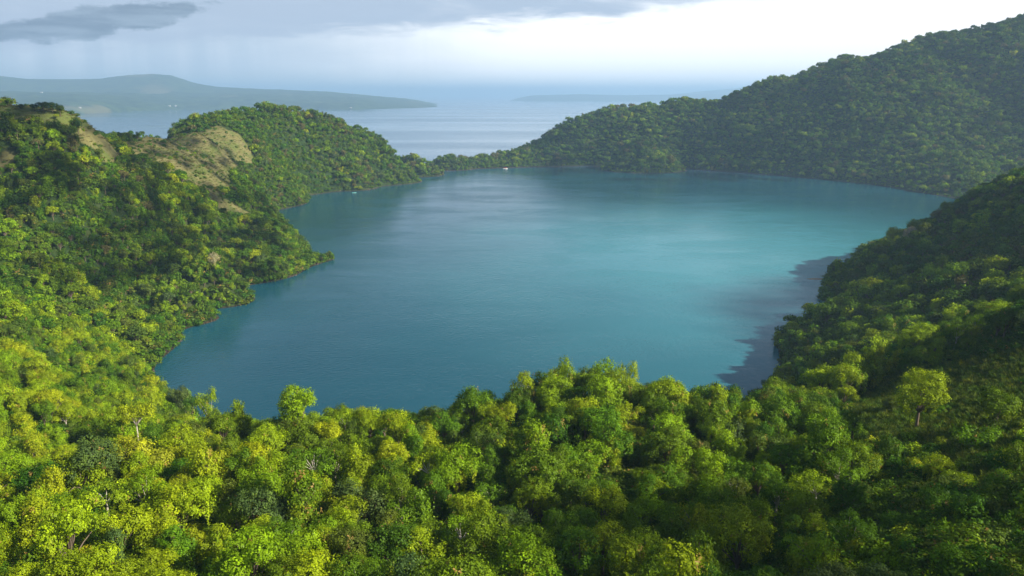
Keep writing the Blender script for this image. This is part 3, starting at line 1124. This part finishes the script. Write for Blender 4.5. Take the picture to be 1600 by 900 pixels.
instancer("grass", rows, gcol, "long green and tan grass on the open slopes", "grass")

# stones along the water line
kcol = bpy.data.collections.new("rubble_kinds")
m_rock, n = new_mat("shore_rock")
rn = n.noise(n.n('ShaderNodeTexCoord').outputs['Object'], 2.0, 5.0)
out_surface(n, bsdf(n, n.mix(rn, (0.05, 0.042, 0.035), (0.20, 0.165, 0.13)), 0.85, 0.2))
for j in range(4):
    rr = np.random.default_rng(800 + j)
    bmr = bmesh.new()
    bmesh.ops.create_icosphere(bmr, subdivisions=2, radius=0.5)
    v = np.array([q.co[:] for q in bmr.verts])
    f = np.array([[q.index for q in p.verts] for p in bmr.faces])
    bmr.free()
    v = v * (1 + 0.22 * np.sin(v @ rr.uniform(3, 8, 3) + rr.uniform(0, 6)) + rr.uniform(-0.06, 0.06, len(v)))[:, None] * np.array([1.2, 0.9, 0.65])
    me = mesh_np("stone", v, [f], False)
    me.materials.append(m_rock)
    kcol.objects.link(bpy.data.objects.new("s%04d" % j, me))
rows = []
A, B = r.uniform(-330, 330, 160000), r.uniform(236, 1340, 160000)
C = height(A, B)
clump = fbm(A / 18.0, B / 18.0, 93, 2)
ok = (C > -0.35) & (C < 0.8) & (clump > 0.0) & in_view(A, B, C, 40)
for x, y, z in zip(A[ok], B[ok], C[ok]):
    s_ = 0.5 + 1.6 * r.uniform() ** 3
    rows.append((x, y, z, int(r.integers(0, 4)), s_, s_ * r.uniform(0.7, 1.2), r.uniform(0, 6.28), 0, 0, 0))
instancer("shore_rubble", rows, kcol, "dark stones and rubble along the lake's water line", "rubble")

# ---------------------------------------------------------------- shrubs on the open grass, one by one
BUSH = []
for j in range(3):
    me, L = build_bush(600 + j, 0, 0.30)
    rr = np.random.default_rng(650 + j)
    v, q = merge([tube([(0, 0, -0.4), (x * 0.5, y * 0.5, z * 0.5), (x, y, z)], [0.07, 0.05, 0.02], 5) for x, y, z, _ in L])
    st = mesh_np("shrub_stems", v, [q], True)
    st.materials.append(M_BARK)
    BUSH.append((me, st))
shrubs = []
A, B = scatter(40, 160, 62, 212, 5.2, 421)
C = height(A, B)
pa, pb, _ = project(A, B, C)
ok = ((grass_kind(A, B, C) == 2) | ((pa > 1330) & (pb > 700))) & (pa < 1640) & (pa > 1250) & (pb < 930)
sel = np.argsort(np.hypot(A[ok], B[ok]))[:70]
for a_, b_, c_ in zip(A[ok][sel], B[ok][sel], C[ok][sel]):
    t = empty("shrub", (a_, b_, c_ - 0.1), r.uniform(0, 6.28))
    s_ = r.uniform(0.75, 1.6)
    t.scale = (s_, s_, s_ * r.uniform(0.8, 1.2))
    look = ['mid green', 'deep green', 'lime green', 'olive green', 'yellow-green'][r.choice(5, p=[0.36, 0.2, 0.22, 0.14, 0.08])]
    fm, st = BUSH[int(r.integers(0, 3))]
    link("foliage", fm, None, t).color = (*LOOKS[look], 1.0)
    link("stems", st, None, t)
    tag(t, None, 'shrub', 'shrubs on the grassy slope')
    shrubs.append(dict(o=t, look=look, loc=(a_, b_, c_), kind='shrub', sc=(s_, s_)))

# ---------------------------------------------------------------- single trees one notices farther off
LOOKS_FAR = {'cream': (0.33, 0.30, 0.18), 'pale': (0.27, 0.26, 0.235), 'dark': (0.022, 0.055, 0.014)}


def lone_tree(px, py, Yd, kind, variant, look, w, label, tint=None):
    x, y, zt = at_y(px, py, Yd)
    gz = float(height(np.array(x), np.array(y)))
    top0 = max(v.co.z for v in PROTO[kind][variant % len(PROTO[kind])][0].vertices)
    t = place_tree(kind, variant, (x, y, gz - 0.3), rng.uniform(0, 6.28), (w, float(np.clip((zt - gz) / top0, 0.45, 1.5))), look, None, tint)
    trees.pop()
    t['label'] = label
    return t


lone_tree(331, 390, 455, 'round', 1, 'olive green', 1.5, "pale cream-blossomed tree standing alone among green trees on the left slope", LOOKS_FAR['cream'])
lone_tree(1428, 352, 500, 'cloud', 0, 'olive green', 0.85, "pale whitish bare-looking tree on the shaded spur, the upper of two", LOOKS_FAR['pale'])
lone_tree(1416, 357, 499, 'cloud', 1, 'olive green', 0.7, "pale whitish bare-looking tree on the shaded spur, the lower of two", LOOKS_FAR['pale'])
lone_tree(1402, 366, 497, 'spreading', 2, 'yellow-green', 0.8, "sunlit yellow-green tree just below the two pale trees on the spur crest")
lone_tree(1349, 402, 488, 'vine', 1, 'deep green', 0.75, "dark column-like tree standing up from the spur crest against the lake")
for px, py, w, kd, lb in ((33, 161, 0.75, 'round', "small dark tree alone at the left end of the skyline on the grassy hilltop"),
                          (53, 160, 0.85, 'round', "dark tree at the left end of the hilltop clump above the grass"),
                          (66, 157, 1.15, 'spreading', "widest dark tree in the middle of the hilltop clump above the grass"),
                          (80, 158, 1.0, 'spreading', "dark spreading tree right of the middle of the hilltop clump"),
                          (92, 161, 0.8, 'round', "dark round tree at the right end of the hilltop clump"),
                          (118, 171, 0.85, 'round', "dark low tree where the grassy hilltop drops towards the strait")):
    lone_tree(px, py, 489, kd, int(px) % 3, 'deep green', w, lb, LOOKS_FAR['dark'])['group'] = 'dark trees on the grassy hilltop'

# ---------------------------------------------------------------- boats by the far shore
M_WHITE, M_RED, M_TURQ, M_WOOD = plain("white_paint", (0.78, 0.78, 0.76), 0.4), plain("red_canvas", (0.55, 0.035, 0.05), 0.7), plain("turquoise_paint", (0.16, 0.52, 0.50), 0.4), plain("boat_wood", (0.24, 0.16, 0.09), 0.7)


def hull_mesh(name, ln, wd, hi, mat):
    st = np.linspace(-1, 1, 13)
    V = []
    for t in st:
        w = wd * 0.5 * max(0.03, (1 - abs(t) ** 2.4))
        sheer = hi * (1 + 0.45 * t * t)
        for k, (fx, fz) in enumerate(((-1, 1), (-0.86, 0.35), (-0.4, 0.0), (0.4, 0.0), (0.86, 0.35), (1, 1), (0.86, 0.98), (0.3, 0.22), (-0.3, 0.22), (-0.86, 0.98))):
            V.append((t * ln * 0.5, w * fx, sheer * fz - 0.25 * hi))
    m = 10
    Q = [(i * m + k, i * m + (k + 1) % m, (i + 1) * m + (k + 1) % m, (i + 1) * m + k) for i in range(12) for k in range(m)]
    me = mesh_np(name, V, [np.array(Q)], True)
    me.materials.append(mat)
    return me


def box_mesh(name, c, d, mat):
    x, y, z = c
    a, b, h_ = d[0] / 2, d[1] / 2, d[2] / 2
    V = [(x + sx * a, y + sy * b, z + sz * h_) for sx in (-1, 1) for sy in (-1, 1) for sz in (-1, 1)]
    me = mesh_np(name, V, [np.array([(0, 1, 3, 2), (4, 6, 7, 5), (0, 4, 5, 1), (2, 3, 7, 6), (0, 2, 6, 4), (1, 5, 7, 3)])])
    me.materials.append(mat)
    return me


def boat(px, py, rz, ln, mat, canopy, label):
    x, y, _ = at_z(px, py, 0.0)
    t = empty("boat", (x, y, 0.02), rz)
    tag(t, label, "boat", "boats along the far shore")
    link("hull", hull_mesh("hull_shell", ln, ln * 0.26, ln * 0.13, mat), None, t)
    for bx in (-0.2, 0.12):
        link("seat", box_mesh("seat_board", (ln * bx, 0, ln * 0.075), (0.3, ln * 0.2, 0.05), M_WOOD), None, t)
    if canopy:
        an = np.linspace(-1, 1, 9)
        V = [(sx * ln * 0.30, a * ln * 0.14, ln * 0.30 - 0.22 * a * a - dz_) for dz_ in (0, 0.06) for sx in (-1, 1) for a in an]
        Q = []
        for k in range(8):
            Q += [(k, k + 1, 9 + k + 1, 9 + k), (18 + k, 27 + k, 27 + k + 1, 18 + k + 1), (k, 18 + k, 18 + k + 1, k + 1), (9 + k, 9 + k + 1, 27 + k + 1, 27 + k)]
        Q += [(0, 9, 27, 18), (8, 26, 35, 17)]
        me = mesh_np("canopy_cloth", V, [np.array(Q)], True)
        me.materials.append(M_RED)
        link("canopy", me, None, t)
        for sx in (-1, 1):
            for sy in (-1, 1):
                v, q = tube([(sx * ln * 0.28, sy * ln * 0.115, ln * 0.06), (sx * ln * 0.28, sy * ln * 0.12, ln * 0.28)], [0.05, 0.05], 6)
                me = mesh_np("post_pole", v, [q], True)
                me.materials.append(M_WHITE)
                link("post", me, None, t)
    else:
        for sy in (-1, 1):
            v, q = tube([(-ln * 0.4, sy * ln * 0.3, 0.0), (0, sy * ln * 0.3, 0.05), (ln * 0.4, sy * ln * 0.3, 0.12)], [0.07, 0.1, 0.05], 6)
            me = mesh_np("outrigger_float", v, [q], True)
            me.materials.append(M_WOOD)
            link("outrigger", me, None, t)
        for bx in (-0.25, 0.2):
            v, q = tube([(ln * bx, -ln * 0.3, 0.08), (ln * bx, 0, ln * 0.14), (ln * bx, ln * 0.3, 0.08)], [0.05, 0.06, 0.05], 6)
            me = mesh_np("crossbeam_pole", v, [q], True)
            me.materials.append(M_WOOD)
            link("crossbeam", me, None, t)


boat(789.5, 264, 0.15, 7.6, M_WHITE, True, "white boat with a red canopy moored at the far shore below the saddle")
boat(553.5, 301.5, 0.3, 5.0, M_TURQ, False, "tiny turquoise outrigger canoe close under the second wooded headland")
boat(690, 267.5, 0.1, 4.6, M_WHITE, False, "tiny white outrigger boat at the far shore beneath the low saddle trees")

# sandbar off the spur
x, y, _ = at_z(1276, 436, 0)
an = np.linspace(0, 2 * math.pi, 24, endpoint=False)
V = [(x, y, 0.55)] + [(x + rr * 7.5 * math.cos(a) * (1 + 0.12 * math.sin(3 * a)), y + rr * 2.6 * math.sin(a), hh) for rr, hh in ((0.5, 0.42), (1.0, -0.15)) for a in an]
T1 = np.array([(0, 1 + k, 1 + (k + 1) % 24) for k in range(24)])
T2 = np.array([(1 + k, 25 + k, 25 + (k + 1) % 24, 1 + (k + 1) % 24) for k in range(24)])
m_sand, n = new_mat("sand")
out_surface(n, bsdf(n, n.mix(n.noise(n.n('ShaderNodeNewGeometry').outputs['Position'], 1.2, 5.0), (0.36, 0.29, 0.20), (0.52, 0.45, 0.34)), 0.9, 0.1))
tag(link("sand_spit", mesh_np("sand_spit", V, [T1, T2], True), m_sand), kind='structure')

# ---------------------------------------------------------------- houses and the mast on the far coast
def on_coast(px, py):
    dx_, dy_, dz_ = ray(px, py)
    t = np.arange(4200.0, 8600.0, 4.0)
    zz = coast_fn(dx_ / dy_ * t, t)
    hit = np.nonzero(zz >= H + dz_ / dy_ * t)[0]
    k = hit[0] if len(hit) else int(np.argmax(zz - (H + dz_ / dy_ * t)))
    return dx_ / dy_ * t[k], float(t[k]), float(zz[k])


M_WALL, M_ROOF, M_DARK = plain("house_wall", (0.72, 0.70, 0.66), 0.8), plain("house_roof", (0.50, 0.48, 0.47), 0.6), plain("dark_opening", (0.03, 0.03, 0.035), 0.3)
for px, py, w, lb in ((265, 166, 14, "small pale house by the strait shore, left of a pair below the wooded coast"), (274.5, 166, 12, "small pale house by the strait shore, right of a pair below the wooded coast"),
                      (65, 145, 15, "small white house high on the far coast's fields"), (125, 169, 13, "small white house near the water above the grassy hilltop clump"),
                      (548, 169, 16, "small pale house on the tip of the far coast under the mast")):
    x, y, z = on_coast(px, py)
    t = empty("house", (x, y, z - 0.5), r.uniform(-0.4, 0.4))
    tag(t, lb, "house", "houses on the far coast")
    link("wall", box_mesh("house_walls", (0, 0, 2.0), (w, 8, 5.0), M_WALL), None, t)
    V = [(-w / 2 - 0.6, -4.8, 4.3), (w / 2 + 0.6, -4.8, 4.3), (w / 2 + 0.6, 4.8, 4.3), (-w / 2 - 0.6, 4.8, 4.3), (-w / 2 - 0.6, 0, 7.2), (w / 2 + 0.6, 0, 7.2)]
    me = bpy.data.meshes.new("house_roof")
    me.from_pydata(V, [], [(0, 1, 5, 4), (2, 3, 4, 5), (0, 4, 3), (1, 2, 5), (3, 2, 1, 0)])
    link("roof", me, M_ROOF, t)
    link("door", box_mesh("house_door", (0, -4.03, 1.6), (1.2, 0.12, 2.4), M_DARK), None, t)
    for sx in (-1, 1):
        link("window", box_mesh("house_window", (sx * w * 0.3, -4.03, 2.3), (1.6, 0.12, 1.3), M_DARK), None, t)
x, y, z = on_coast(551, 151.5)
t = empty("radio_mast", (x, y, z - 1.0))
tag(t, "thin grey radio mast on the skyline of the far coast", "mast")
M_STEEL = plain("mast_steel", (0.22, 0.23, 0.25), 0.5)
for sx in (-1, 1):
    for sy in (-1, 1):
        v, q = tube([(sx * 2.6, sy * 2.6, 0), (sx * 1.2, sy * 1.2, 30), (sx * 0.35, sy * 0.35, 52)], [0.35, 0.3, 0.2], 5)
        me = mesh_np("mast_leg", v, [q], True)
        me.materials.append(M_STEEL)
        link("leg", me, None, t)
P = []
for k in range(9):
    z0, z1 = 2 + k * 5.4, 2 + (k + 1) * 5.4
    w0, w1 = np.interp(z0, (0, 30, 52), (2.6, 1.2, 0.35)), np.interp(z1, (0, 30, 52), (2.6, 1.2, 0.35))
    cs = ((1, 1), (-1, 1), (-1, -1), (1, -1))
    for j in range(4):
        a_, b_ = cs[j], cs[(j + 1) % 4]
        P.append(tube([(a_[0] * w0, a_[1] * w0, z0), (b_[0] * w1, b_[1] * w1, z1)], [0.16, 0.16], 4))
v, q = merge(P)
me = mesh_np("mast_bracing", v, [q], False)
me.materials.append(M_STEEL)
link("bracing", me, None, t)

# ---------------------------------------------------------------- labels: every near tree and shrub is told apart
ORD = ['first', 'second', 'third', 'fourth', 'fifth', 'sixth', 'seventh', 'eighth', 'ninth', 'tenth', 'eleventh', 'twelfth', 'thirteenth', 'fourteenth', 'fifteenth']
NUM = ['zero', 'one', 'two', 'three', 'four', 'five', 'six', 'seven', 'eight', 'nine', 'ten', 'eleven', 'twelve', 'thirteen', 'fourteen', 'fifteen']
keys = {}
for d in trees + shrubs:
    x, y, z = d['loc']
    hgt = (8.0 if d['kind'] != 'shrub' else 1.2) * d['sc'][1]
    px, py, _ = project(x, y, z + hgt * 0.65)
    px, py = float(px), float(py)
    if d['kind'] == 'shrub':
        row = 'upper grass' if py < 640 else 'middle grass' if py < 740 else 'lower grass' if py < 830 else 'bottom corner'
        zone = 'on the ' + row + ("'s left" if px < 1430 else "'s middle" if px < 1530 else "'s right")
        name = 'shrub'
    else:
        top = float(project(x, y, z + hgt)[1])
        lim = float(interp(px, [(250, 640), (380, 650), (520, 640), (700, 635), (800, 592), (1000, 590), (1200, 590), (1300, 575), (1400, 540), (1600, 475)]))
        col5 = ("'s far left", "'s left", "'s middle", "'s right", "'s far right")[int(np.clip(px // 320, 0, 4))]
        if px < 300 and py < 610:
            zone = 'on the sunlit shoulder above the left shore'
        elif px >= 300 and top < lim + 16:
            zone = 'on the lakeside crest' + col5
        else:
            row = 'in the upper canopy' if py < 680 else 'in the middle canopy' if py < 755 else 'in the lower canopy' if py < 835 else 'along the bottom edge'
            zone = row + col5
        name = KINDS[d['kind']][1]
        d['o']['group'] = 'trees of the foreground forest'
    d['px'] = px
    keys.setdefault((d['look'], name, zone), []).append(d)
for (look, name, zone), ds in keys.items():
    ds.sort(key=lambda q: q['px'])
    for k, d in enumerate(ds):
        if len(ds) == 1:
            d['o']['label'] = "%s %s %s" % (look, name, zone)
        elif len(ds) == 2:
            d['o']['label'] = "%s %s %s, %s of two" % (look, name, zone, ('left', 'right')[k])
        else:
            d['o']['label'] = "%s from left of %s %s %ss %s" % (ORD[k], NUM[len(ds)] if len(ds) < 16 else 'many', look, name, zone)

# ---------------------------------------------------------------- unseen clouds added to shade the left hill, spur, near corner and far rim
bm = bmesh.new()
bmesh.ops.create_icosphere(bm, subdivisions=2, radius=1.0)
ico_v = np.array([v.co[:] for v in bm.verts])
ico_f = np.array([[v.index for v in f.verts] for f in bm.faces])
bm.free()
m_shade_cloud, n = new_mat("shade_cloud_white")
out_surface(n, bsdf(n, (0.85, 0.86, 0.88), 1.0, 0.0))


def cloud(tx_, ty_, tz_, rx_, ry_, alt, cover, seed):
    """an unseen field of puffs, added so that its shadow falls round (tx, ty, tz)"""
    rr = np.random.default_rng(seed)
    k = (alt - tz_) / SUN_DIR.z
    cx, cy = tx_ + SUN_DIR.x * k, ty_ + SUN_DIR.y * k
    V, T, o = [], [], 0
    step = 11.0
    for ux in np.arange(-rx_, rx_, step):
        for uy in np.arange(-ry_, ry_, step):
            e = (ux / rx_) ** 2 + (uy / ry_) ** 2
            nv = float(fbm(np.array(ux / 75.0 + seed), np.array(uy / 75.0), seed, 3))
            if nv * 0.30 + cover - 0.9 * max(0.0, e - 0.45) + rr.uniform(-0.5, 0.5) < 0.0:
                continue
            q = rr.uniform(5, 8.5)
            p = ico_v * (1 + 0.16 * np.sin(ico_v @ rr.uniform(2, 5, 3) + rr.uniform(0, 6)))[:, None]
            V.append(p * np.array([q, q, q * 0.7]) + np.array([cx + ux + rr.uniform(-5, 5), cy + uy + rr.uniform(-5, 5), alt + rr.uniform(-10, 22) * max(0.2, 1 - e)]))
            T.append(ico_f + o)
            o += len(ico_v)
    me = mesh_np("shade_puffs", np.concatenate(V), [np.concatenate(T)], True)
    return link("shade_clouds", me, m_shade_cloud)


tag(cloud(-305, 560, 55, 250, 330, 700, -0.18, 5), "unseen broken cloud added high above the right-hand rim to shade the left hill", "cloud", kind='stuff')
tag(cloud(288, 378, 30, 120, 128, 1500, 0.24, 7), "small unseen cloud added high to the right to shade the wooded spur", "cloud", kind='stuff')
tag(cloud(60, 48, 80, 62, 52, 560, 0.10, 8), "small low unseen cloud added to the right to shade the near right corner", "cloud", kind='stuff')
tag(cloud(620, 1300, 130, 520, 300, 900, -0.28, 9), "unseen broken cloud added high beyond the right-hand rim to shade the far rim", "cloud", kind='stuff')

# ---------------------------------------------------------------- haze
hz = bpy.data.meshes.new("haze")
hx0, hx1, hy0, hy1, hz0, hz1 = -62000, 62000, -3200, 61000, -20, 350
hz.from_pydata([(x, y, z) for x in (hx0, hx1) for y in (hy0, hy1) for z in (hz0, hz1)], [],
               [(0, 1, 3, 2), (4, 6, 7, 5), (0, 4, 5, 1), (2, 3, 7, 6), (0, 2, 6, 4), (1, 5, 7, 3)])
m_haze = bpy.data.materials.new("haze")
m_haze.use_nodes = True
hn = NT(m_haze.node_tree)
pv = hn.n('ShaderNodeVolumePrincipled')
pv.inputs['Color'].default_value = (0.46, 0.71, 1.0, 1.0)
pv.inputs['Density'].default_value = HAZE_DENSITY
pv.inputs['Anisotropy'].default_value = 0.18
hn.t.links.new(pv.outputs[0], hn.n('ShaderNodeOutputMaterial').inputs['Volume'])
tag(link("haze", hz, m_haze), "pale blue rain haze over the lake and the strait", "haze", kind='stuff')
